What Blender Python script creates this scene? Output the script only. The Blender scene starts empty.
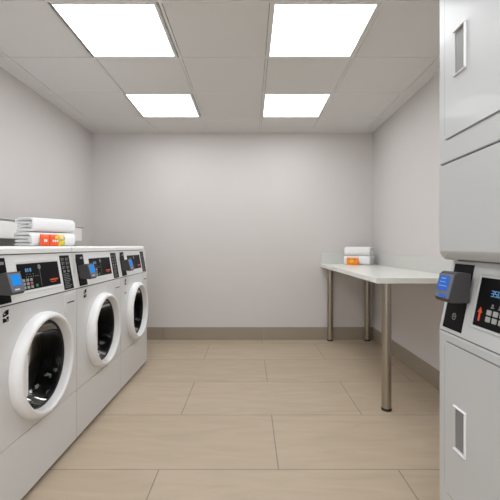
import bpy, bmesh, math, random
from mathutils import Vector, Matrix, noise
random.seed(4)
C = bpy.context.scene.collection
PI = math.pi

# ---------------------------------------------------------------- materials
def mat(name, col, rough=0.5, metal=0.0, var=0.0, vscale=6.0, bump=0.0, bscale=80.0, coat=0.0, spec=0.5, stretch=None):
    m = bpy.data.materials.new(name); m.use_nodes = True
    nt = m.node_tree; b = nt.nodes['Principled BSDF']
    b.inputs['Base Color'].default_value = (*col, 1)
    b.inputs['Roughness'].default_value = rough
    b.inputs['Metallic'].default_value = metal
    b.inputs['Coat Weight'].default_value = coat
    b.inputs['Specular IOR Level'].default_value = spec
    tc = nt.nodes.new('ShaderNodeTexCoord')
    src = tc.outputs['Object']
    if stretch:
        mp = nt.nodes.new('ShaderNodeMapping'); mp.inputs['Scale'].default_value = stretch
        nt.links.new(src, mp.inputs['Vector']); src = mp.outputs['Vector']
    if var:
        n = nt.nodes.new('ShaderNodeTexNoise'); n.inputs['Scale'].default_value = vscale; n.inputs['Detail'].default_value = 4
        nt.links.new(src, n.inputs['Vector'])
        r = nt.nodes.new('ShaderNodeMapRange'); r.inputs['To Min'].default_value = 1-var; r.inputs['To Max'].default_value = 1+var
        nt.links.new(n.outputs['Fac'], r.inputs['Value'])
        v = nt.nodes.new('ShaderNodeVectorMath'); v.operation = 'SCALE'
        v.inputs[0].default_value = col
        nt.links.new(r.outputs['Result'], v.inputs['Scale'])
        nt.links.new(v.outputs['Vector'], b.inputs['Base Color'])
    if bump:
        n2 = nt.nodes.new('ShaderNodeTexNoise'); n2.inputs['Scale'].default_value = bscale; n2.inputs['Detail'].default_value = 3
        nt.links.new(src, n2.inputs['Vector'])
        bp = nt.nodes.new('ShaderNodeBump'); bp.inputs['Strength'].default_value = bump; bp.inputs['Distance'].default_value = 0.01
        nt.links.new(n2.outputs['Fac'], bp.inputs['Height'])
        nt.links.new(bp.outputs['Normal'], b.inputs['Normal'])
    return m

def emis(name, col, s):
    m = bpy.data.materials.new(name); m.use_nodes = True
    nt = m.node_tree; nt.nodes.clear()
    e = nt.nodes.new('ShaderNodeEmission'); o = nt.nodes.new('ShaderNodeOutputMaterial')
    e.inputs['Color'].default_value = (*col, 1); e.inputs['Strength'].default_value = s
    nt.links.new(e.outputs[0], o.inputs[0]); return m

M = {}
M['wall'] = mat('wall vinyl', (0.615, 0.582, 0.568), 0.75, var=0.02, vscale=3, bump=0.06, bscale=120)
M['ceil'] = mat('ceiling tile', (0.74, 0.73, 0.71), 0.95, var=0.02, vscale=90, bump=0.1, bscale=200, spec=0.1)
M['grid'] = mat('ceiling grid', (0.78, 0.77, 0.75), 0.6, var=0.01)
M['gridgap'] = mat('ceiling gap', (0.16, 0.155, 0.15), 0.9, var=0.02)
M['white'] = mat('white enamel', (0.72, 0.722, 0.73), 0.32, var=0.008, vscale=4, coat=0.15)
M['console'] = mat('console plastic', (0.80, 0.805, 0.81), 0.3, var=0.005)
M['lid'] = mat('lid enamel', (0.93, 0.935, 0.94), 0.35, var=0.008)
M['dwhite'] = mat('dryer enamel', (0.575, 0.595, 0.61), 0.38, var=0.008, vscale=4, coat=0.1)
M['plastic'] = mat('white plastic', (0.84, 0.84, 0.85), 0.28, var=0.005)
M['seam'] = mat('seam and cap shadow', (0.10, 0.10, 0.10), 0.8, var=0.05)
M['black'] = mat('black panel', (0.007, 0.007, 0.008), 0.35, var=0.1, spec=0.04)
M['gasket'] = mat('dark rubber', (0.010, 0.011, 0.012), 0.4, var=0.1, spec=0.3)
M['reader'] = mat('reader plastic', (0.058, 0.056, 0.058), 0.5, var=0.06, vscale=40, spec=0.12)
M['readerd'] = mat('reader bezel', (0.12, 0.14, 0.18), 0.35, var=0.06, vscale=40)
M['screen'] = emis('blue lcd', (0.02, 0.26, 0.80), 1.0)
M['screen2'] = emis('blue lcd dim', (0.05, 0.14, 0.55), 0.9)
M['digit'] = emis('blue digits', (0.20, 0.45, 0.8), 0.6)
M['lcdtext'] = emis('pale lcd text', (0.30, 0.55, 0.9), 0.8)
M['key'] = mat('grey keys', (0.36, 0.37, 0.36), 0.5, var=0.03)
M['keyr'] = mat('red key', (0.45, 0.12, 0.10), 0.5, var=0.03)
M['green'] = mat('green key', (0.02, 0.30, 0.14), 0.5, var=0.03)
M['orange'] = mat('orange print', (0.80, 0.085, 0.02), 0.5, var=0.03)
M['red'] = mat('red print', (0.55, 0.05, 0.03), 0.5, var=0.03)
M['print'] = mat('grey print', (0.22, 0.22, 0.23), 0.5, var=0.03)
M['wprint'] = mat('white print', (0.75, 0.75, 0.75), 0.5, var=0.03)
M['drum'] = mat('drum steel', (0.17, 0.17, 0.17), 0.28, metal=1.0, var=0.2, vscale=12)
M['steel'] = mat('brushed steel', (0.42, 0.375, 0.31), 0.33, metal=1.0, var=0.05, vscale=30, stretch=(1, 1, 0.05))
M['chrome'] = mat('zinc screw', (0.7, 0.7, 0.7), 0.25, metal=1.0, var=0.03)
M['foot'] = mat('black foot', (0.02, 0.018, 0.016), 0.5, var=0.1)
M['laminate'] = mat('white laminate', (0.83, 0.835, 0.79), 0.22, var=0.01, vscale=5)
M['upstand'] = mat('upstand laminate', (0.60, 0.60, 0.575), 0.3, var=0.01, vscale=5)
M['towel'] = mat('terry cloth', (0.86, 0.86, 0.87), 0.95, var=0.03, vscale=60, bump=0.5, bscale=260, spec=0.1)
M['towelin'] = M['towel']
M['chase'] = mat('painted board', (0.88, 0.87, 0.85), 0.6, var=0.02)
M['dark'] = mat('shade board', (0.42, 0.39, 0.37), 0.8, var=0.04)  # tone stands in for the shade below the service board
M['yellow'] = mat('yellow print', (0.85, 0.60, 0.04), 0.4, var=0.05)
M['lime'] = mat('lime print', (0.35, 0.55, 0.06), 0.4, var=0.05)
M['orangefoil'] = mat('orange foil', (0.90, 0.24, 0.01), 0.35, var=0.12, vscale=30)
M['redfoil'] = mat('red foil', (0.82, 0.095, 0.012), 0.35, var=0.12, vscale=30)
M['lamp'] = emis('led panel', (0.965, 0.99, 1.0), 9.6)

def glass_mat():
    m = bpy.data.materials.new('tinted door glass'); m.use_nodes = True
    nt = m.node_tree; nt.nodes.clear()
    o = nt.nodes.new('ShaderNodeOutputMaterial')
    t = nt.nodes.new('ShaderNodeBsdfTransparent'); t.inputs[0].default_value = (0.30, 0.31, 0.32, 1)
    g = nt.nodes.new('ShaderNodeBsdfGlossy'); g.inputs['Roughness'].default_value = 0.04
    g.inputs['Color'].default_value = (0.42, 0.42, 0.42, 1)
    f = nt.nodes.new('ShaderNodeFresnel'); f.inputs['IOR'].default_value = 1.3
    x = nt.nodes.new('ShaderNodeMixShader')
    nt.links.new(f.outputs[0], x.inputs[0]); nt.links.new(t.outputs[0], x.inputs[1]); nt.links.new(g.outputs[0], x.inputs[2])
    nt.links.new(x.outputs[0], o.inputs[0]); return m
M['glass'] = glass_mat()

def floor_mat(name, w, h, ox, oy, c1, c2, cm, dark=1.0, rough=0.42, swap=False):
    m = bpy.data.materials.new(name); m.use_nodes = True
    nt = m.node_tree; b = nt.nodes['Principled BSDF']; L = nt.links.new
    tc = nt.nodes.new('ShaderNodeTexCoord'); mp = nt.nodes.new('ShaderNodeMapping')
    mp.inputs['Location'].default_value = (ox, oy, 0)
    L(tc.outputs['Object'], mp.inputs['Vector'])
    br = nt.nodes.new('ShaderNodeTexBrick'); br.offset = 0.5; br.offset_frequency = 2; br.squash = 1
    br.inputs['Scale'].default_value = 1; br.inputs['Brick Width'].default_value = w; br.inputs['Row Height'].default_value = h
    br.inputs['Mortar Size'].default_value = 0.0028; br.inputs['Mortar Smooth'].default_value = 0.2; br.inputs['Bias'].default_value = 0
    br.inputs['Color1'].default_value = (*c1, 1); br.inputs['Color2'].default_value = (*c2, 1); br.inputs['Mortar'].default_value = (*cm, 1)
    L(mp.outputs[0], br.inputs['Vector'])
    m2 = nt.nodes.new('ShaderNodeMapping'); m2.inputs['Scale'].default_value = (1.1, 5.0, 1); m2.inputs['Rotation'].default_value = (0, 0, 0.12)
    L(tc.outputs['Object'], m2.inputs['Vector'])
    n = nt.nodes.new('ShaderNodeTexNoise'); n.inputs['Scale'].default_value = 2.2; n.inputs['Detail'].default_value = 7; n.inputs['Distortion'].default_value = 1.2
    L(m2.outputs[0], n.inputs['Vector'])
    r = nt.nodes.new('ShaderNodeMapRange'); r.inputs['From Min'].default_value = 0.25; r.inputs['From Max'].default_value = 0.75
    r.inputs['To Min'].default_value = 0.90; r.inputs['To Max'].default_value = 1.08
    L(n.outputs['Fac'], r.inputs['Value'])
    v = nt.nodes.new('ShaderNodeVectorMath'); v.operation = 'SCALE'
    L(br.outputs['Color'], v.inputs[0]); L(r.outputs[0], v.inputs['Scale']); L(v.outputs[0], b.inputs['Base Color'])
    b.inputs['Roughness'].default_value = rough
    bp = nt.nodes.new('ShaderNodeBump'); bp.inputs['Strength'].default_value = 0.35; bp.inputs['Distance'].default_value = 0.002; bp.invert = True
    L(br.outputs['Fac'], bp.inputs['Height']); L(bp.outputs[0], b.inputs['Normal'])
    return m
M['floor'] = floor_mat('stone floor tiles', 1.177, 0.59, 0.5885-0.14, -1.829, (0.465, 0.372, 0.270), (0.435, 0.345, 0.250), (0.20, 0.16, 0.125))
M['base'] = mat('skirting tile', (0.30, 0.25, 0.195), 0.45, var=0.08, vscale=3, stretch=(1, 1, 5))

# ---------------------------------------------------------------- mesh helpers
def new(): return bmesh.new()
def box(bm, x0, x1, y0, y1, z0, z1, bev=0.0, seg=2):
    vs = [bm.verts.new((x, y, z)) for x in (x0, x1) for y in (y0, y1) for z in (z0, z1)]
    fs = []
    for q in ((0,1,3,2), (4,6,7,5), (0,4,5,1), (2,3,7,6), (0,2,6,4), (1,5,7,3)):
        fs.append(bm.faces.new([vs[i] for i in q]))
    if bev:
        es = list({e for f in fs for e in f.edges})
        bmesh.ops.bevel(bm, geom=es, offset=bev, segments=seg, profile=0.5, affect='EDGES')
    return vs
def prism_y(bm, prof, y0, y1, bev=0.0, seg=2):
    """closed (x,z) outline pushed along y"""
    a = [bm.verts.new((x, y0, z)) for x, z in prof]; b = [bm.verts.new((x, y1, z)) for x, z in prof]
    fs = [bm.faces.new(a), bm.faces.new(b[::-1])]
    n = len(prof)
    for i in range(n): fs.append(bm.faces.new((a[i], b[i], b[(i+1) % n], a[(i+1) % n])))
    if bev:
        es = list({e for f in fs for e in f.edges})
        bmesh.ops.bevel(bm, geom=es, offset=bev, segments=seg, profile=0.5, affect='EDGES')
def lathe_x(bm, prof, cy, cz, n=72, closed=False):
    """(r,x) outline turned about an axis along x"""
    rings = []
    for r, x in prof:
        if r < 1e-6: rings.append([bm.verts.new((x, cy, cz))])
        else: rings.append([bm.verts.new((x, cy+r*math.cos(2*PI*i/n), cz+r*math.sin(2*PI*i/n))) for i in range(n)])
    k = len(rings)
    for j in range(k if closed else k-1):
        A, B = rings[j], rings[(j+1) % k]
        for i in range(n):
            i2 = (i+1) % n
            if len(A) == 1 and len(B) == 1: continue
            if len(B) == 1: bm.faces.new((A[i], A[i2], B[0]))
            elif len(A) == 1: bm.faces.new((A[0], B[i2], B[i]))
            else: bm.faces.new((A[i], A[i2], B[i2], B[i]))
def lathe_z(bm, prof, cx, cy, n=32):
    rings = []
    for r, z in prof:
        if r < 1e-6: rings.append([bm.verts.new((cx, cy, z))])
        else: rings.append([bm.verts.new((cx+r*math.cos(2*PI*i/n), cy+r*math.sin(2*PI*i/n), z)) for i in range(n)])
    for A, B in zip(rings, rings[1:]):
        for i in range(n):
            i2 = (i+1) % n
            if len(A) == 1 and len(B) == 1: continue
            if len(B) == 1: bm.faces.new((A[i], A[i2], B[0]))
            elif len(A) == 1: bm.faces.new((A[0], B[i2], B[i]))
            else: bm.faces.new((A[i], A[i2], B[i2], B[i]))
def rrect(u0, u1, v0, v1, r, n=6):
    pts = []
    for cu, cv, a in ((u1-r, v1-r, 0), (u0+r, v1-r, PI/2), (u0+r, v0+r, PI), (u1-r, v0+r, 1.5*PI)):
        for i in range(n+1):
            t = a+PI/2*i/n; pts.append((cu+r*math.cos(t), cv+r*math.sin(t)))
    return pts
def plate_x(bm, x0, x1, outer, hole=None, bev=0.0):
    """plate facing +-x between x0 and x1; outer outline in (y,z); optional hole with the SAME angular ordering"""
    def ring(pts, x): return [bm.verts.new((x, y, z)) for y, z in pts]
    a, b = ring(outer, x0), ring(outer, x1)
    n = len(outer)
    side = []
    for i in range(n): side.append(bm.faces.new((a[i], a[(i+1) % n], b[(i+1) % n], b[i])))
    if not hole:
        fa = bm.faces.new(a[::-1]); fb = bm.faces.new(b)
        if bev:
            bmesh.ops.bevel(bm, geom=list(fb.edges)+list(fa.edges), offset=bev, segments=2, profile=0.5, affect='EDGES')
        return
    c, d = ring(hole, x0), ring(hole, x1)
    for i in range(n):
        j = (i+1) % n
        bm.faces.new((b[i], b[j], d[j], d[i])); bm.faces.new((a[j], a[i], c[i], c[j])); bm.faces.new((d[i], d[j], c[j], c[i]))
def obj(name, bm, m, parent=None, smooth=35, kind=None, label=None):
    bmesh.ops.recalc_face_normals(bm, faces=bm.faces)
    if parent is not None:
        off = Vector((0, 0, 0)); p = parent
        while p: off += p.location; p = p.parent
        bmesh.ops.translate(bm, verts=bm.verts, vec=-off)
    me = bpy.data.meshes.new(name); bm.to_mesh(me); bm.free()
    ms = m if isinstance(m, list) else [m]
    for q in ms: me.materials.append(q)
    if smooth:
        for p in me.polygons: p.use_smooth = True
        try: me.set_sharp_from_angle(angle=math.radians(smooth))
        except Exception: pass
    o = bpy.data.objects.new(name, me); C.objects.link(o)
    if smooth:
        wn = o.modifiers.new('normals', 'WEIGHTED_NORMAL'); wn.keep_sharp = True; wn.weight = 100
    if parent is not None: o.parent = parent
    if kind: o['kind'] = kind
    if label: o['label'] = label
    return o
def setmat(bm, start, idx):
    bm.faces.ensure_lookup_table()
    for f in bm.faces[start:]: f.material_index = idx
def struct(name, bm, m, parent=None, smooth=0): return obj(name, bm, m, parent, smooth, kind='structure')
def thing(name, label, cat, loc, group=None):
    o = bpy.data.objects.new(name, None); C.objects.link(o); o.location = loc; o.empty_display_size = 0.1
    o['label'] = label; o['category'] = cat
    if group: o['group'] = group
    return o
def tag(o, label, cat, group=None):
    o['label'] = label; o['category'] = cat
    if group: o['group'] = group
    return o
def copy_tree(root, loc, label):
    r = root.copy(); C.objects.link(r); r.location = loc; r['label'] = label
    for a in list(root.children):
        c = a.copy(); C.objects.link(c); c.parent = r
        for g in list(a.children):
            d = g.copy(); C.objects.link(d); d.parent = c
    return r

# ---------------------------------------------------------------- room
XL, XR, YB, YF, ZC = -1.855, 1.445, 4.37, -2.2, 2.436
bm = new(); box(bm, XL-.1, XR+.1, YF-.1, YB+.1, -.1, 0); struct('floor', bm, M['floor'])
bm = new(); box(bm, XL-.1, XL, YF-.1, YB+.1, 0, ZC+.1); struct('wall_left', bm, M['wall'])
bm = new(); box(bm, XR, XR+.1, YF-.1, YB+.1, 0, ZC+.1); struct('wall_right', bm, M['wall'])
bm = new(); box(bm, XL, XR, YB, YB+.1, 0, ZC+.1); struct('wall_back', bm, M['wall'])
bm = new(); box(bm, XL, XR, YF-.1, YF, 0, ZC+.1); struct('wall_front', bm, M['wall'])

# ceiling: slab, tiles with small reveals, T-bars
PX = 0.612; PY = 0.6115
gx = [-1.718+PX*i for i in range(6)]                      # -1.718 .. 1.342
gy = [2.03+PY*i for i in range(-6, 4)]                    # .. 3.8645
xs = [XL]+gx+[XR]; ys = [YF]+gy+[YB]
holes = set()
for i in (2, 4):                                            # tile columns with lights
    for j in range(len(ys)-1):
        if any(abs(ys[j]-v) < .02 for v in (gy[8], gy[6], gy[3], gy[1])): holes.add((i, j))
bm = new()
box(bm, XL, XR, YF, YB, ZC+.03, ZC+.1); setmat(bm, 0, 2)
for i in range(len(xs)-1):
    for j in range(len(ys)-1):
        if (i, j) in holes: continue
        s = len(bm.faces); g = .0112
        x0 = xs[i]+(g if i else .012); x1 = xs[i+1]-(g if i < len(xs)-2 else .012)
        y0 = ys[j]+(g if j else .012); y1 = ys[j+1]-(g if j < len(ys)-2 else .012)
        box(bm, x0, x1, y0, y1, ZC+.001, ZC+.02); setmat(bm, s, 0)
s = len(bm.faces)
for x in gx: box(bm, x-.0075, x+.0075, YF, YB, ZC-.001, ZC+.02)
for y in gy: box(bm, XL, XR, y-.0075, y+.0075, ZC-.0005, ZC+.019)
box(bm, XL, XL+.016, YF, YB, ZC-.002, ZC+.02); box(bm, XR-.016, XR, YF, YB, ZC-.002, ZC+.02)
box(bm, XL, XR, YB-.016, YB, ZC-.002, ZC+.02); box(bm, XL, XR, YF, YF+.016, ZC-.002, ZC+.02)
setmat(bm, s, 1)
struct('ceiling', bm, [M['ceil'], M['grid'], M['gridgap']])

lights = []
first = None
lab = {(2, 6): 'large square white LED ceiling panel above the nearest washing machine, left column',
       (4, 6): 'large square white LED ceiling panel nearer the tall dryer, right column',
       (2, 8): 'glowing LED ceiling panel close to the back wall, on the washer side',
       (4, 8): 'glowing LED ceiling panel close to the back wall, on the table side',
       (2, 3): 'LED ceiling panel overhead just in front of the washers, behind the viewer left',
       (4, 3): 'LED ceiling panel overhead beside the dryer, behind the viewer right',
       (2, 1): 'LED ceiling panel at the rear of the room, left',
       (4, 1): 'LED ceiling panel at the rear of the room, right'}
for (i, jj) in [(2, 8), (4, 8), (2, 6), (4, 6), (2, 3), (4, 3), (2, 1), (4, 1)]:
    cx = (xs[i]+xs[i+1])/2-(.014 if i == 2 else .003); cy = gy[jj]+PY/2
    if first is None:
        t = thing('ceiling_light', lab[(i, jj)], 'ceiling light', (cx, cy, ZC), 'LED panels set in the ceiling grid')
        bm = new(); a = .298
        for q in ((-a, a, -a, -.281), (-a, a, .281, a), (-a, -.281, -.281, .281), (.281, a, -.281, .281)):
            box(bm, cx+q[0], cx+q[1], cy+q[2], cy+q[3], ZC-.001, ZC+.02)
        obj('frame', bm, M['grid'], t, 0)
        bm = new(); box(bm, cx-.2815, cx+.2815, cy-.2815, cy+.2815, ZC+.003, ZC+.012)
        obj('diffuser', bm, M['lamp'], t, 0)
        first = t
    else: copy_tree(first, (cx, cy, ZC), lab[(i, jj)])

# skirting tiles
def skirt(name, segs):
    bm = new()
    for s in segs: box(bm, *s, .0015, 1)
    struct(name, bm, M['base'])
jb = [XL, -1.022, .163, XR]
skirt('baseboard_back', [(jb[i]+.001, jb[i+1]-.001, YB-.012, YB, 0, .147) for i in range(3)])
js = [YF, -1.0, .18, 1.36, 2.54, 3.72, YB-.012]
skirt('baseboard_right', [(XR-.012, XR, js[i]+.001, js[i+1]-.001, 0, .147) for i in range(6)])
skirt('baseboard_left', [(XL, XL+.012, js[i]+.001, js[i+1]-.001, 0, .147) for i in range(6)])

# boxed-in service board on the wall behind the washers
bm = new(); box(bm, XL+.0005, -1.765, -.6, 3.90, 1.155, 1.283, .002, 1)
r = struct('trim_1', bm, M['chase'])
bm = new(); box(bm, XL+.0005, -1.757, -.6, 3.935, 1.287, 1.297, .002, 1); s = len(bm.faces)
box(bm, XL+.0005, -1.775, -.6, 3.89, 1.283, 1.287); setmat(bm, s, 1)  # dark strip colours in the shadow line under the cap
struct('trim_2', bm, [M['chase'], M['seam']])  # seam colour here is the shadow line under the cap
bm = new(); box(bm, XL+.0005, XL+.02, -.6, 3.86, .16, 1.155); struct('trim_shade', bm, M['dark'])  # added board over plain wall; its darker colour imitates shade

# ---------------------------------------------------------------- washing machine
XW = -.972; W = .704
def console_x(z): return XW - .034*(z-.862)/.2
def lathe_k(bm, prof, cy, cz, n=72, closed=False): lathe_x(bm, [(r*.965, x) for r, x in prof], cy, cz, n, closed)
def make_washer(y0):
    yc = y0+.355; y1 = y0+W+.003; y0b = y0+.003
    t = thing('washing_machine', '', 'washing machine', (-1.36, yc, 0), 'white front-loading washers along the left wall')
    DC, DZ = yc, .556
    # cabinet shell (open at front)
    bm = new(); xb = -1.73; xf = XW-.014
    def slab(*a): box(bm, *a)
    slab(xb, xf, y0b, y0b+.01, .02, 1.06); slab(xb, xf, y1-.01, y1, .02, 1.06)
    slab(xb, xb+.01, y0b+.01, y1-.01, .02, 1.06); slab(xb+.01, xf, y0b+.01, y1-.01, .02, .03)
    slab(xb+.01, xf-.03, y0b+.01, y1-.01, .866, .872)
    obj('cabinet', bm, M['white'], t, 0)
    # front panel with round opening
    N = 64; ha, hb = y0b-DC, y1-DC; za, zb = .2945, .8575
    outer = []; hole = []
    def onrect(th):
        c, s_ = math.cos(th), math.sin(th); k = 1e9
        if c > 1e-9: k = min(k, hb/c)
        if c < -1e-9: k = min(k, ha/c)
        if s_ > 1e-9: k = min(k, (zb-DZ)/s_)
        if s_ < -1e-9: k = min(k, (za-DZ)/s_)
        return (DC+k*c, DZ+k*s_)
    angs = sorted([2*PI*i/N for i in range(N)]+[math.atan2(v-DZ, u) % (2*PI) for u in (ha, hb) for v in (za, zb)])
    outer = [onrect(a) for a in angs]; hole = [(DC+.205*math.cos(a), DZ+.205*math.sin(a)) for a in angs]
    bm = new(); plate_x(bm, XW-.012, XW, outer, hole)
    obj('front_panel', bm, M['white'], t, 30)
    bm = new(); box(bm, XW-.012, XW, y0b, y1, .022, .2908, .003, 2)
    lp = obj('lower_panel', bm, M['white'], t)
    bm = new(); box(bm, XW-.0135, XW-.0125, y0b+.002, y1-.002, .286, .298); obj('panel_seam', bm, M['seam'], t, 0)
    bm = new(); box(bm, XW-.0135, XW-.006, y0b+.002, y1-.002, .855, .864)
    obj('panel_seam', bm, M['seam'], t, 0)
    bm = new(); box(bm, -1.70, XW-.03, y0b+.02, y1-.02, 0.004, .02)
    obj('plinth', bm, M['gasket'], t, 0)
    for sx in (-1.68, XW-.06):
        for sy in (y0b+.05, y1-.05):
            bm = new(); lathe_z(bm, [(0, 0), (.022, 0), (.022, .006), (.01, .008), (.01, .02), (0, .02)], sx, sy, 16)
            obj('foot', bm, M['foot'], t)
    # console (leaning back) and lid
    bm = new(); zt = 1.062
    prism_y(bm, [(XW, .863), (console_x(zt), zt), (-1.10, zt), (-1.10, .875), (XW-.02, .863)], y0b, y1, .002, 1)
    cons = obj('console', bm, M['console'], t)
    bm = new(); prism_y(bm, [(XW-.028, 1.066), (XW-.028, 1.089), (XW-.037, 1.098), (-1.735, 1.098), (-1.735, 1.066)], y0b, y1, .003, 2)
    obj('lid', bm, M['lid'], t)
    bm = new(); box(bm, -1.72, XW-.04, y0b+.004, y1-.004, 1.060, 1.068)
    obj('lid_seam', bm, M['seam'], t, 0)
    sl = math.atan2(.034, .2)
    # things on the sloping console: local frame (u along y, v up the slope)
    def on_slope(bm, start, u0, v0, lift=0.0):
        bm.verts.ensure_lookup_table()
        for v in bm.verts[start:]:
            h, u, w = v.co          # h = height off the slope, u = y, w = distance up slope
            v.co = (XW - w*math.sin(sl) + h*math.cos(sl), u, .862 + w*math.cos(sl) + h*math.sin(sl))
    def flat(bm, ua, ub, va, vb, h0, h1, bev=0):
        s = len(bm.verts); box(bm, h0, h1, ua, ub, va, vb, bev, 1); on_slope(bm, s, 0, 0)
    k = 1/math.cos(sl)
    bm = new(); flat(bm, y0+.040, y0+.142, .008, .192, -.001, .002, .0008)
    lab_ = obj('reader_plate', bm, M['black'], t)
    bm = new(); flat(bm, y0+.095, y0+.13, .164, .172, .002, .0024); flat(bm, y0+.10, y0+.13, .172, .176, .002, .0024)
    obj('printing', bm, M['print'], lab_, 0)
    # instruction strip
    bm = new(); flat(bm, y0+.576, y0+.678, .006, .190, -.001, .002, .0008)
    st = obj('instruction_strip', bm, M['black'], t)
    bm = new(); rr = random.Random(3)
    rows = [.172, .150, .128]
    for r_ in rows:
        for c_ in (0, 1):
            u = y0+.585+c_*.045
            flat(bm, u, u+.032, r_, r_+.003, .002, .0024); flat(bm, u+.004, u+.014, r_-.011, r_-.003, .002, .0024); flat(bm, u+.02, u+.030, r_-.008, r_-.005, .002, .0024)
    for c_ in (0, 1):
        u = y0+.592+c_*.042; flat(bm, u, u+.022, .098, .110, .002, .0024)
    v_ = .088
    for q in range(9):
        flat(bm, y0+.587, y0+.587+rr.uniform(.05, .08), v_, v_+.003, .002, .0024); v_ -= .009
    obj('printing', bm, M['print'], st, 0)
    # display panel with raised frame
    bm = new()
    ua, ub, va, vb = y0+.198, y0+.562, .032, .176
    flat(bm, ua, ub, va, va+.006, -.001, .003, .001); flat(bm, ua, ub, vb-.006, vb, -.001, .003, .001)
    flat(bm, ua, ua+.006, va+.006, vb-.006, -.001, .003, .001); flat(bm, ub-.006, ub, va+.006, vb-.006, -.001, .003, .001)
    obj('display_frame', bm, M['plastic'], t)
    bm = new(); flat(bm, y0+.210, y0+.548, .044, .162, -.001, .002, .0008)
    dp = obj('display_panel', bm, M['black'], t)
    bm = new()
    for q, w_ in enumerate((.010, .007, .012)): flat(bm, y0+.264+q*.016, y0+.264+q*.016+w_, .124, .140, .002, .0026)
    obj('digits', bm, M['digit'], dp, 0)
    bm = new()
    for q in range(6): flat(bm, y0+.262+q*.018, y0+.268+q*.018, .100, .104, .002, .0025)
    for q in range(3): flat(bm, y0+.266+q*.024, y0+.276+q*.024, .112, .114, .002, .0025)
    flat(bm, y0+.3745, y0+.3760, .052, .128, .002, .0025)
    s = len(bm.verts); lathe_x(bm, [(0, .0026), (.012, .0026), (.012, .002)], y0+.375, .142, 20); on_slope(bm, s, 0, 0)
    s = len(bm.faces)
    flat(bm, y0+.222, y0+.236, .094, .096, .002, .0025); flat(bm, y0+.222, y0+.232, .128, .130, .002, .0025)
    setmat(bm, s, 1)
    s = len(bm.faces)
    flat(bm, y0+.452, y0+.525, .070, .077, .002, .0025); flat(bm, y0+.457, y0+.505, .061, .064, .002, .0025); setmat(bm, s, 2)
    obj('printing', bm, [M['print'], M['red'], M['orange']], dp, 0)
    for r_ in range(3):
        for c_ in range(3):
            bm = new(); u = y0+.232+c_*.028
            flat(bm, u, u+.018, .050+r_*.016, .062+r_*.016, .002, .0045, .001)
            obj('button', bm, M['keyr'] if (r_ == 1 and c_ == 2) else M['key'], dp)
    bm = new(); flat(bm, y0+.327, y0+.343, .052, .064, .002, .0045, .002); obj('button', bm, M['green'], dp, label='green start button')
    # card reader, screen tipped up
    ra, rb = y0+.050, y0+.138
    bm = new(); prism_y(bm, [(console_x(.985)+.001, .985), (XW+.030, .998), (XW+.036, .992), (XW+.058, .918), (XW+.052, .908), (console_x(.905)+.001, .912)], ra, rb, .004, 2)
    rd = obj('card_reader', bm, M['reader'], t)
    def on_face(bm, start):
        bm.verts.ensure_lookup_table(); A = Vector((XW+.0585, .918)); B = Vector((XW+.0362, .993)); d = (B-A).normalized(); n = Vector((d.y, -d.x))
        for v in bm.verts[start:]:
            h, u, w = v.co; p = A+d*w+n*h; v.co = (p.x, u, p.y)
    bm = new(); box(bm, -.001, .0025, ra+.004, rb-.004, .001, .077, .001, 1); on_face(bm, 0); bz = obj('bezel', bm, M['readerd'], rd)
    bm = new(); box(bm, .0026, .0034, ra+.016, rb-.016, .028, .070); on_face(bm, 0); obj('screen', bm, M['screen'], rd, 0)
    bm = new(); box(bm, .0026, .0032, ra+.022, ra+.052, .008, .014); s = len(bm.faces); box(bm, .0026, .0032, ra+.018, ra+.032, .020, .023); setmat(bm, s, 1); on_face(bm, 0)
    obj('printing', bm, [M['wprint'], M['screen2']], rd, 0)
    # access cover with dark slot
    bm = new(); ca, cb = y0+.567, y0+.693; plate_x(bm, XW-.001, XW+.0035, rrect(ca, cb, .745, .845, .006, 3), bev=.0012)
    ac = obj('access_cover', bm, M['white'], t)
    bm = new(); box(bm, XW+.0036, XW+.0046, ca+.028, cb-.022, .795, .803); obj('slot', bm, M['seam'], ac, 0)
    bm = new(); box(bm, XW+.0030, XW+.0060, ca+.024, cb-.02, .803, .807, .001, 1); obj('slot_lip', bm, M['plastic'], ac)
    # badge: two small black blocks cut by white
    bm = new(); ba = y0+.086
    plate_x(bm, XW-.001, XW+.0012, [(ba, .832), (ba+.014, .842), (ba+.034, .846), (ba+.034, .826), (ba+.020, .822), (ba, .818)])
    plate_x(bm, XW-.001, XW+.0012, [(ba, .812), (ba+.010, .814), (ba+.022, .806), (ba+.022, .816), (ba+.034, .818), (ba+.034, .798), (ba, .796)])
    s = len(bm.faces); box(bm, XW+.0011, XW+.0016, ba+.004, ba+.013, .828, .832); box(bm, XW+.0011, XW+.0016, ba+.022, ba+.03, .802, .805); setmat(bm, s, 1)
    obj('badge', bm, [M['black'], M['white']], t, 0, label='small black and white square badge')
    # door
    bm = new()
    lathe_k(bm, [(.245, XW+.0005), (.246, XW+.012), (.2445, XW+.028), (.238, XW+.042), (.229, XW+.0495), (.220, XW+.0505), (.2145, XW+.046), (.2115, XW+.036),
                 (.208, XW+.014), (.203, XW-.004), (.203, XW-.010), (.210, XW-.010), (.208, XW+.0005)], DC, DZ, 96, closed=True)
    dr = obj('door', bm, M['plastic'], t, 50)
    bm = new(); lathe_k(bm, [(.2065, XW+.009), (.200, XW+.010), (.198, XW+.002), (.1925, XW-.012), (.2025, XW-.012)], DC, DZ, 72, closed=True)
    obj('gasket', bm, M['gasket'], dr, 50)
    bm = new(); pr = [(.1975, XW+.002), (.190, XW-.018), (.172, XW-.050), (.150, XW-.078), (.120, XW-.094), (.08, XW-.102), (.04, XW-.105), (0, XW-.106)]
    lathe_k(bm, pr, DC, DZ, 72); obj('door_glass', bm, M['glass'], dr, 60)
    # handle: the flat segment across the near side of the ring
    bm = new(); box(bm, XW+.018, XW+.040, DC-.205, DC-.166, DZ-.086, DZ+.086, .003, 2)
    obj('door_handle', bm, M['plastic'], dr, 40)
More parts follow.
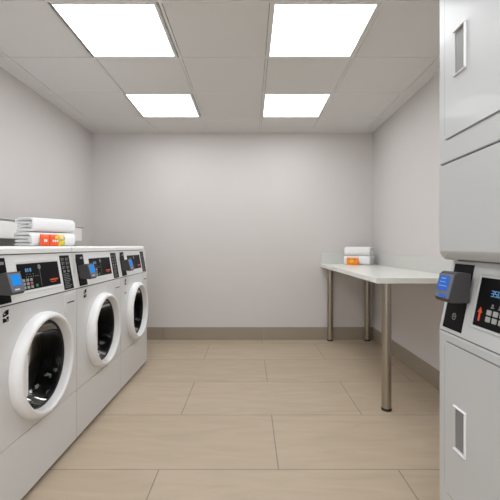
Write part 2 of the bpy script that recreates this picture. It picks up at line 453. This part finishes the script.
    # drum
    bm = new(); lathe_k(bm, [(.218, XW-.118), (.25, XW-.12), (.25, XW-.56), (0, XW-.57)], DC, DZ, 72)
    s = len(bm.faces)
    for a in (.5, 2.6, 4.7):
        for q in range(1): 
            cx_, cy_ = DC+.225*math.cos(a), DZ+.225*math.sin(a)
            v0 = len(bm.verts); box(bm, XW-.52, XW-.15, -.03, .03, -.035, .03, .012, 2)
            bm.verts.ensure_lookup_table()
            for v in bm.verts[v0:]:
                yy, zz = v.co.y, v.co.z; b_ = a+PI/2
                v.co.y = cy_*0+cx_+yy*math.cos(b_)-zz*math.sin(b_); v.co.z = cy_+yy*math.sin(b_)+zz*math.cos(b_)
    obj('drum', bm, M['drum'], t, 40)
    bm = new(); lathe_k(bm, [(.2115, XW-.0125), (.204, XW-.016), (.200, XW-.035), (.205, XW-.07), (.219, XW-.118)], DC, DZ, 72)
    obj('door_seal', bm, M['gasket'], t, 50)
    return t
w0 = make_washer(1.375)
w0['label'] = 'nearest white front-loading washer, cut off by the left edge, round door dark inside'
w1 = copy_tree(w0, (-1.36, 1.375+.71+.355, 0), 'middle white front-loading washer of the three, its neighbours on both sides')
w2 = copy_tree(w0, (-1.36, 1.375+1.42+.355, 0), 'farthest white front-loading washer, end of the row next to open floor, small sticker')
bm = new(); box(bm, XW-.0005, XW+.001, 2.795+.085, 2.795+.125, .726, .742); s = len(bm.faces)
box(bm, XW+.0011, XW+.0014, 2.795+.098, 2.795+.104, .729, .739); setmat(bm, s, 1)
obj('sticker', bm, [M['print'], M['white']], w2, 0, label='small dark sticker')

# ---------------------------------------------------------------- stacked dryer
XD = .712; D0, D1 = .71, 1.40
t = thing('stacked_dryer', 'tall white stacked double tumble dryer at right with card reader and red arrow', 'dryer', (1.06, 1.055, 0))
xb = 1.42
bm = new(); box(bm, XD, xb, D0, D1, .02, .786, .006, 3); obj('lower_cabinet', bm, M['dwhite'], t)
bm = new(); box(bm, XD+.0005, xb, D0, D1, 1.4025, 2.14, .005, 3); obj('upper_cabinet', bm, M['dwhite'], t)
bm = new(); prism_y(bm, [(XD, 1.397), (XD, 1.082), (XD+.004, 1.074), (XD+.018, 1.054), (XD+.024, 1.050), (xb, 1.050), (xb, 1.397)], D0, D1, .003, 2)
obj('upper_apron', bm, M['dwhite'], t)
bm = new(); box(bm, XD+.008, xb-.02, D0+.006, D1-.006, 1.39, 1.41); box(bm, XD+.006, xb-.02, D0+.006, D1-.006, .782, .795)
box(bm, XD+.07, xb-.02, D0+.006, D1-.006, 1.035, 1.055)
obj('cabinet_seam', bm, M['seam'], t, 0)
bm = new(); zb_, zt_ = .790, 1.046
prism_y(bm, [(XD, zb_), (XD+.052, zt_), (xb, zt_), (xb, zb_)], D0, D1, .003, 2)
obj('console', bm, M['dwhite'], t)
bm = new(); lathe_x(bm, [(0, -.003), (.004, -.003), (.006, 0), (.006, .002), (0, .002)], 0, 0, 16)
for v in bm.verts: v.co = Vector((XD+.0095+v.co.x, D1-.035+v.co.y, 1.068+v.co.z))
obj('screw', bm, M['chrome'], t)
for fx in (XD+.06, xb-.06):
    for fy in (D0+.06, D1-.06):
        bm = new(); lathe_z(bm, [(0, 0), (.025, 0), (.025, .008), (.012, .01), (.012, .025), (0, .025)], fx, fy, 16); obj('foot', bm, M['foot'], t)
sd = math.atan2(.052, zt_-zb_)
def ds(bm, start=0):
    bm.verts.ensure_lookup_table()
    for v in bm.verts[start:]:
        h, u, w = v.co; v.co = (XD+w*math.sin(sd)-h*math.cos(sd), u, zb_+w*math.cos(sd)+h*math.sin(sd))
def dflat(bm, ua, ub, va, vb, h0, h1, bev=0):
    s = len(bm.verts); box(bm, h0, h1, ua, ub, va, vb, bev, 1); ds(bm, s)
bm = new(); dflat(bm, 1.258, 1.377, .014, .250, -.001, .002, .0008); rp = obj('reader_plate', bm, M['black'], t)
bm = new(); s0 = 0; lathe_x(bm, [(.012, .002), (.012, .0028), (.0095, .0028), (.0095, .002)], 1.315, .062, 24, closed=True); ds(bm)
dflat(bm, 1.309, 1.321, .060, .063, .002, .0026); dflat(bm, 1.313, 1.324, .066, .0685, .002, .0026)
obj('keyhole', bm, M['print'], rp)
# display
bm = new(); ua, ub, va, vb = .852, 1.217, .048, .226
dflat(bm, ua, ub, va, va+.005, -.001, .003, .001); dflat(bm, ua, ub, vb-.005, vb, -.001, .003, .001)
dflat(bm, ua, ua+.005, va+.005, vb-.005, -.001, .003, .001); dflat(bm, ub-.005, ub, va+.005, vb-.005, -.001, .003, .001)
obj('display_frame', bm, M['dwhite'], t)
bm = new(); dflat(bm, .864, 1.206, .057, .213, -.001, .002, .0008); dp = obj('display_panel', bm, M['black'], t)
# seven-segment digits 350 (read from the room, near side = reader's right)
def seg7(bm, u, v, w, h, s_):
    T = .0024
    S = {'a': (0, w, h-T, h), 'g': (0, w, h/2-T/2, h/2+T/2), 'd': (0, w, 0, T), 'f': (0, T, h/2, h), 'b': (w-T, w, h/2, h), 'e': (0, T, 0, h/2), 'c': (w-T, w, 0, h/2)}
    for k in s_:
        a, b, c, d = S[k]; dflat(bm, u-b, u-a, v+c, v+d, .002, .0028)
bm = new(); seg7(bm, 1.143, .157, .012, .019, 'abgcd'); seg7(bm, 1.1275, .157, .012, .019, 'afgcd'); seg7(bm, 1.112, .157, .012, .019, 'abcdef')
obj('digits', bm, M['digit'], dp, 0)
bm = new()
for q in (0, 1, 2):
    u = 1.131-q*.034
    dflat(bm, u-.012, u+.002, .122, .126, .002, .0028); dflat(bm, u-.009, u-.001, .128, .134, .002, .0028)
obj('indicator', bm, M['print'], dp, 0)
bm = new()
s = len(bm.verts); plate_x(bm, .002, .0028, [(1.184, .074), (1.1755, .074), (1.1755, .101), (1.169, .101), (1.180, .119), (1.191, .101), (1.184, .101)]); ds(bm, s)
obj('arrow', bm, M['orange'], dp, 0, label='orange-red arrow pointing up')
for r_ in (0, 1):
    for c_ in range(4):
        bm = new(); u = 1.134-c_*.030
        dflat(bm, u-.010, u+.012, .078+r_*.021, .094+r_*.021, .002, .005, .0015); bt = obj('button', bm, M['key'], dp)
# reader
ra, rb = 1.236, 1.336
bm = new(); prism_y(bm, [(.738, 1.008), (.692, 1.012), (.684, 1.006), (.662, .920), (.668, .908), (.732, .908)], ra, rb, .005, 2)
rd = obj('card_reader', bm, M['reader'], t)
A = Vector((.6625, .922)); B = Vector((.6835, 1.004)); dd = (B-A).normalized(); nn = Vector((-dd.y, dd.x))
def df(bm):
    for v in bm.verts:
        h, u, w = v.co; p = A+dd*w+nn*h; v.co = (p.x, u, p.y)
bm = new(); box(bm, -.001, .0025, ra+.004, rb-.002, 0, .084, .0012, 1); df(bm); obj('bezel', bm, M['readerd'], rd)
bm = new(); box(bm, .0026, .0034, ra+.022, rb-.012, .026, .076); df(bm); obj('screen', bm, M['screen2'], rd, 0)
bm = new(); box(bm, .0035, .0038, ra+.044, rb-.026, .066, .069); box(bm, .0035, .0038, ra+.03, rb-.02, .040, .042); box(bm, .0035, .0038, ra+.04, rb-.02, .054, .056)
obj_ = None; df(bm); obj('screen_text', bm, M['lcdtext'], rd, 0)
bm = new(); box(bm, .0026, .0034, ra+.018, rb-.03, .003, .013); df(bm); obj('lower_stripe', bm, M['screen2'], rd, 0)
# doors with pull pockets
def ddoor(z0, z1, h0, h1):
    bx = new(); g = rrect(D0+.035, 1.352, z0, z1, .018, 5)
    plate_x(bx, XD+.0035, XD-.0006, rrect(D0+.029, 1.359, z0-.006, z1+.006, .024, 5)); sm = obj('door_seam', bx, M['print'], t, 0)
    # door slab with pocket opening
    bx = new(); ya, yb_ = 1.222, 1.284; cy, cz = (ya+yb_)/2, (h0+h1)/2
    N = 64; angs = [2*PI*i/N for i in range(N)]
    def ray(a, u0, u1, v0, v1):
        c, s_ = math.cos(a), math.sin(a); k = 1e9
        if c > 1e-9: k = min(k, (u1-cy)/c)
        if c < -1e-9: k = min(k, (u0-cy)/c)
        if s_ > 1e-9: k = min(k, (v1-cz)/s_)
        if s_ < -1e-9: k = min(k, (v0-cz)/s_)
        return (cy+k*c, cz+k*s_)
    cor = [math.atan2(v-cz, u-cy) % (2*PI) for (u0, u1, v0, v1) in ((D0+.035, 1.352, z0, z1), (ya, yb_, h0, h1)) for u in (u0, u1) for v in (v0, v1)]
    angs = sorted(angs+cor)
    plate_x(bx, XD, XD-.0035, [ray(a, D0+.035, 1.352, z0, z1) for a in angs], [ray(a, ya, yb_, h0, h1) for a in angs])
    d = obj('door', bx, M['dwhite'], t, 30)
    bx = new(); L = .010
    for q in ((ya-L*.6, yb_+.004, h1, h1+L*.6), (ya-L*.6, yb_+.004, h0-L*.6, h0), (ya-L*.6, ya, h0, h1)):
        box(bx, XD-.011, XD-.003, *q, .002, 1)
    box(bx, XD-.0034, XD-.0004, ya, yb_, h0, h0+.001); 
    h = obj('door_handle', bx, M['plastic'], d)
    bx = new(); box(bx, XD-.0022, XD-.0012, ya+.001, yb_-.001, h0+.002, h1-.001); obj('handle_pocket', bx, M['print'], d, 0)
    return d
ddoor(.215, .752, .404, .545)
ddoor(1.487, 2.02, 1.690, 1.836)

# ---------------------------------------------------------------- table
t = thing('side_table', 'white laminate table on four brushed metal legs along the right wall', 'table', (1.13, 3.4, 0))
bm = new(); box(bm, .832, XR-.0005, 2.44, YB-.0005, .853, .890, .003, 2); tt = obj('table_top', bm, M['laminate'], t)
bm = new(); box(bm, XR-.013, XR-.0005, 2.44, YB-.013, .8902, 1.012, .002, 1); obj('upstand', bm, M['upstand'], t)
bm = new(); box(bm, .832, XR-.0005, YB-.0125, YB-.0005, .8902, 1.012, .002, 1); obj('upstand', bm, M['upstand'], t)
for (lx, ly) in ((.916, 2.495), (1.36, 2.495), (.93, 4.315), (1.362, 4.315)):
    bm = new(); lathe_z(bm, [(0, .008), (.0315, .008), (.0315, .845), (.045, .846), (.045, .853), (0, .853)], lx, ly, 40)
    l = obj('leg', bm, M['steel'], t)
    bm = new(); lathe_z(bm, [(0, 0), (.031, 0), (.034, .004), (.034, .014), (.0317, .018), (.0317, .010), (0, .010)], lx, ly, 40); obj('foot', bm, M['foot'], l)

# ---------------------------------------------------------------- towels
def towel_mesh(L, Wd, t=.0225, seed=1, loose=.0):
    g = t*1.12; z = [t/2+g*i for i in range(4)]
    path = []
    def sp(v): return math.copysign(abs(v)**.72, v)
    def arc(cu, cz, ru, rz, a0, a1, n):
        for i in range(n+1):
            a = a0+(a1-a0)*i/n; path.append((cu+ru*sp(math.cos(a)), cz+rz*sp(math.sin(a))))
    u0 = .036; u1 = Wd-t
    for i in range(9): path.append((Wd-.004-(Wd-.004-u0)*i/8.0, z[0]))
    path.pop()
    arc(u0, (z[0]+z[3])/2, .030, (z[3]-z[0])/2, -PI/2, -1.5*PI, 14)
    for i in range(1, 8): path.append((u0+(u1-u0)*i/8.0, z[3]))
    arc(u1, (z[2]+z[3])/2, .012, (z[3]-z[2])/2, PI/2, -PI/2, 8)
    for i in range(1, 8): path.append((u1+(u0+.012-u1)*i/8.0, z[2]))
    arc(u0+.012, (z[1]+z[2])/2, .012, (z[2]-z[1])/2, PI/2, 1.5*PI, 8)
    for i in range(1, 9): path.append((u0+.012+(Wd-.010-u0-.012)*i/8.0, z[1]))
    n = len(path); NL = 24; bm = new(); grid = []
    for k in range(NL+1):
        s = k/NL; yy = (s-.5)*L; row = []
        e = min(s, 1-s)*L; th = t/2*(1 if e > .012 else .62+.38*math.sqrt(max(0, e/.012)))
        for i, (u, zz) in enumerate(path):
            a = Vector(path[max(i-1, 0)]); b = Vector(path[min(i+1, n-1)]); d = (b-a).normalized(); nn = Vector((-d.y, d.x))
            tt = th*(.55 if i in (0, n-1) else 1)
            q = noise.noise(Vector((u*9+seed, zz*14, yy*8)))*.004
            stagger = (noise.noise(Vector((i*.13, seed, 0)))*.010) * (1 if s > .5 else -1)*(abs(s-.5)*2)**4
            wob = noise.noise(Vector((yy*5, seed*3.1, u*4)))*.0035*(zz/.09)
            row.append([bm.verts.new((u+nn.x*tt*sg+q, yy+stagger, max(0.0, zz+nn.y*tt*sg+wob))) for sg in (1, -1)])
        grid.append(row)
    for k in range(NL):
        for i in range(n-1):
            for c in (0, 1):
                A, B = grid[k], grid[k+1]
                bm.faces.new((A[i][c], A[i+1][c], B[i+1][c], B[i][c]))
        for i in (0, n-1): bm.faces.new((grid[k][i][0], grid[k][i][1], grid[k+1][i][1], grid[k+1][i][0]))
    for k in (0, NL):
        for i in range(n-1): bm.faces.new((grid[k][i][0], grid[k][i+1][0], grid[k][i+1][1], grid[k][i][1]))
    # local: front fold at u=0 -> +x side; length along y
    for v in bm.verts: v.co.x = Wd/2-v.co.x
    return bm
def place_towel(L, Wd, loc, rot, label, group, seed):
    o = obj('folded_towel', towel_mesh(L, Wd, seed=seed), M['towel'], None, 60)
    o.location = loc; o.rotation_euler = (0, 0, rot)
    md = o.modifiers.new('soft', 'SUBSURF'); md.levels = 1; md.render_levels = 1
    return tag(o, label, 'towel', group)
# on the washers: front long side runs A -> B
A = Vector((-1.490, 2.53)); B = Vector((-1.335, 2.85))
d = (B-A); Lw = d.length; d.normalize(); perp = Vector((-d.y, d.x)); Wd = .20
ctr = (A+B)/2+perp*Wd/2; ang = math.atan2(d.y, d.x)-PI/2
TZ = 1.0985; TH = .099
place_towel(Lw, Wd, (ctr.x, ctr.y, TZ), ang, 'folded white terry towel on the washer lids, lower one behind the red packet', 'white towels folded on the washers', 1)
c2 = ctr+d*.004-perp*.004
place_towel(Lw-.005, Wd-.015, (c2.x, c2.y, TZ+TH+.0035), ang+.02, 'folded white terry towel on top of the stack on the washers', 'white towels folded on the washers', 5)
# on the table
rt = math.radians(-38); L2 = .298; Wt = .16
dl = Vector((math.cos(rt), math.sin(rt))); pr = Vector((-dl.y, dl.x)); P2 = Vector((1.298, 4.04))
angt = math.atan2(-pr.y, -pr.x)
ctr2 = P2-dl*L2/2+pr*Wt/2
place_towel(L2, Wt, (ctr2.x, ctr2.y, .8905), angt, 'folded white terry towel lying on the table, lower one, behind the orange packet', 'white towels folded on the table', 9)
place_towel(L2-.006, Wt-.008, (ctr2.x+.003, ctr2.y+.002, .8905+TH+.0035), angt+.03, 'folded white terry towel topmost on the table stack', 'white towels folded on the table', 12)

# ---------------------------------------------------------------- detergent packets
def packet(name, label, Lp, Hp, loc, rot, kind):
    """pillow pouch standing on its long edge; length along local y, face towards +x"""
    t = thing(name, label, 'detergent packet', loc); t.rotation_euler = (0, 0, rot)
    def pouch(ya, yb, m, nm, zs=1.0):
        bm = new(); NU, NV = 22, 12
        F = []
        for side in (1, -1):
            g = []
            for i in range(NU+1):
                r_ = []
                for j in range(NV+1):
                    y = ya+(yb-ya)*i/NU; s = j/NV; e = 1-abs(2*s-1)**3; f = 1-abs(2*i/NU-1)**5
                    r_.append(bm.verts.new((side*(.0015+.014*e*f)+noise.noise(Vector((y*40, s*5, side)))*.0015, y, Hp*zs*s)))
                g.append(r_)
            F.append(g)
        for side in (0, 1):
            for i in range(NU):
                for j in range(NV): bm.faces.new((F[side][i][j], F[side][i+1][j], F[side][i+1][j+1], F[side][i][j+1]))
        for i in range(NU):
            for j in (0, NV): bm.faces.new((F[0][i][j], F[0][i+1][j], F[1][i+1][j], F[1][i][j]))
        for j in range(NV):
            for i in (0, NU): bm.faces.new((F[0][i][j], F[0][i][j+1], F[1][i][j+1], F[1][i][j]))
        bmesh.ops.recalc_face_normals(bm, faces=bm.faces)
        me = bpy.data.meshes.new(nm); bm.to_mesh(me); bm.free(); me.materials.append(m)
        for p in me.polygons: p.use_smooth = True
        o = bpy.data.objects.new(nm, me); C.objects.link(o); o.parent = t; return o
    def patch(parent, nm, m, shapes):
        bm = new()
        for pts in shapes: plate_x(bm, .0150, .0180, pts)
        bmesh.ops.recalc_face_normals(bm, faces=bm.faces)
        me = bpy.data.meshes.new(nm); bm.to_mesh(me); bm.free(); me.materials.append(m)
        o = bpy.data.objects.new(nm, me); C.objects.link(o); o.parent = parent; return o
    def r4(a, b, c, d): return [(a, c), (b, c), (b, d), (a, d)]
    if kind == 0:
        h = Lp/2
        p1 = pouch(-h, -h+Lp*.36, M['redfoil'], 'pouch'); p2 = pouch(-h+Lp*.37, -h+Lp*.72, M['redfoil'], 'pouch'); p3 = pouch(-h+Lp*.73, h, M['yellow'], 'pouch')
        patch(p1, 'printing', M['wprint'], [r4(-h+.02, -h+.028, .03, .05), r4(-h+.034, -h+.042, .03, .048), r4(-h+.02, -h+.042, .037, .042)])
        patch(p2, 'printing', M['wprint'], [r4(-h+.085+.016*q, -h+.095+.016*q, .030, .046) for q in range(3)])
        patch(p2, 'yellow_flash', M['yellow'], [[(-h+.10, .055), (-h+.128, .052), (-h+.128, .078), (-h+.108, .074)]])
        patch(p3, 'green_corner', M['lime'], [[(h-.045, .006), (h-.008, .010), (h-.010, .034), (h-.024, .022)]])
        patch(p3, 'grey_swirl', M['print'], [[(h-.022, .045), (h-.008, .05), (h-.008, .066), (h-.016, .062)], r4(h-.045, h-.028, .040, .048)])
        patch(p3, 'printing', M['wprint'], [r4(h-.05, h-.012, .052, .056), r4(h-.046, h-.03, .06, .072)])
    else:
        h = Lp/2
        p = pouch(-h, h, M['orangefoil'], 'pouch')
        patch(p, 'yellow_flash', M['yellow'], [[(-.03, .035), (-.012, .022), (.012, .03), (.026, .045), (.008, .055), (-.016, .052)]])
        patch(p, 'printing', M['red'], [r4(-.045, -.02, .060, .068), r4(.01, .04, .058, .066), r4(-.01, .006, .036, .042)])
    return t
mp_ = A+d*.19 - perp*(.022)
packet('detergent_packet', 'red and yellow detergent packet leaning on the towels above the washers', .19, .084, (A.x+d.x*.142-perp.x*.024, A.y+d.y*.142-perp.y*.024, TZ), ang, 0)
fr = P2-dl*.178-pr*.032
packet('detergent_packet', 'small orange detergent packet leaning on the towels on the table', .138, .082, (fr.x, fr.y, .8905), angt, 1)

# ---------------------------------------------------------------- light, world, camera
def area(name, loc, rot, sx, sy, e, col=(1, 1, 1)):
    l = bpy.data.lights.new(name, 'AREA'); l.shape = 'RECTANGLE'; l.size = sx; l.size_y = sy; l.energy = e; l.color = col
    o = bpy.data.objects.new(name, l); C.objects.link(o); o.location = loc; o.rotation_euler = rot; return o
area('added_fill', (-.3, YF+.06, 1.35), (math.radians(93), 0, 0), 2.6, 1.5, 27, (.97, .99, 1))  # added soft fill from behind the camera

w = bpy.data.worlds.new('World'); bpy.context.scene.world = w; w.use_nodes = True
w.node_tree.nodes['Background'].inputs[0].default_value = (.8, .82, .85, 1); w.node_tree.nodes['Background'].inputs[1].default_value = .3

cam = bpy.data.cameras.new('camera'); co = bpy.data.objects.new('camera', cam); C.objects.link(co)
co.location = (0, 0, 1.10); co.rotation_euler = (PI/2, 0, 0)
cam.sensor_width = 36; cam.lens = 371.6/500*36; cam.shift_y = -4/500; cam.clip_start = .02
bpy.context.scene.camera = co
vs = bpy.context.scene.view_settings
vs.view_transform = 'Standard'; vs.look = 'None'; vs.exposure = 0.0; vs.gamma = 1.05
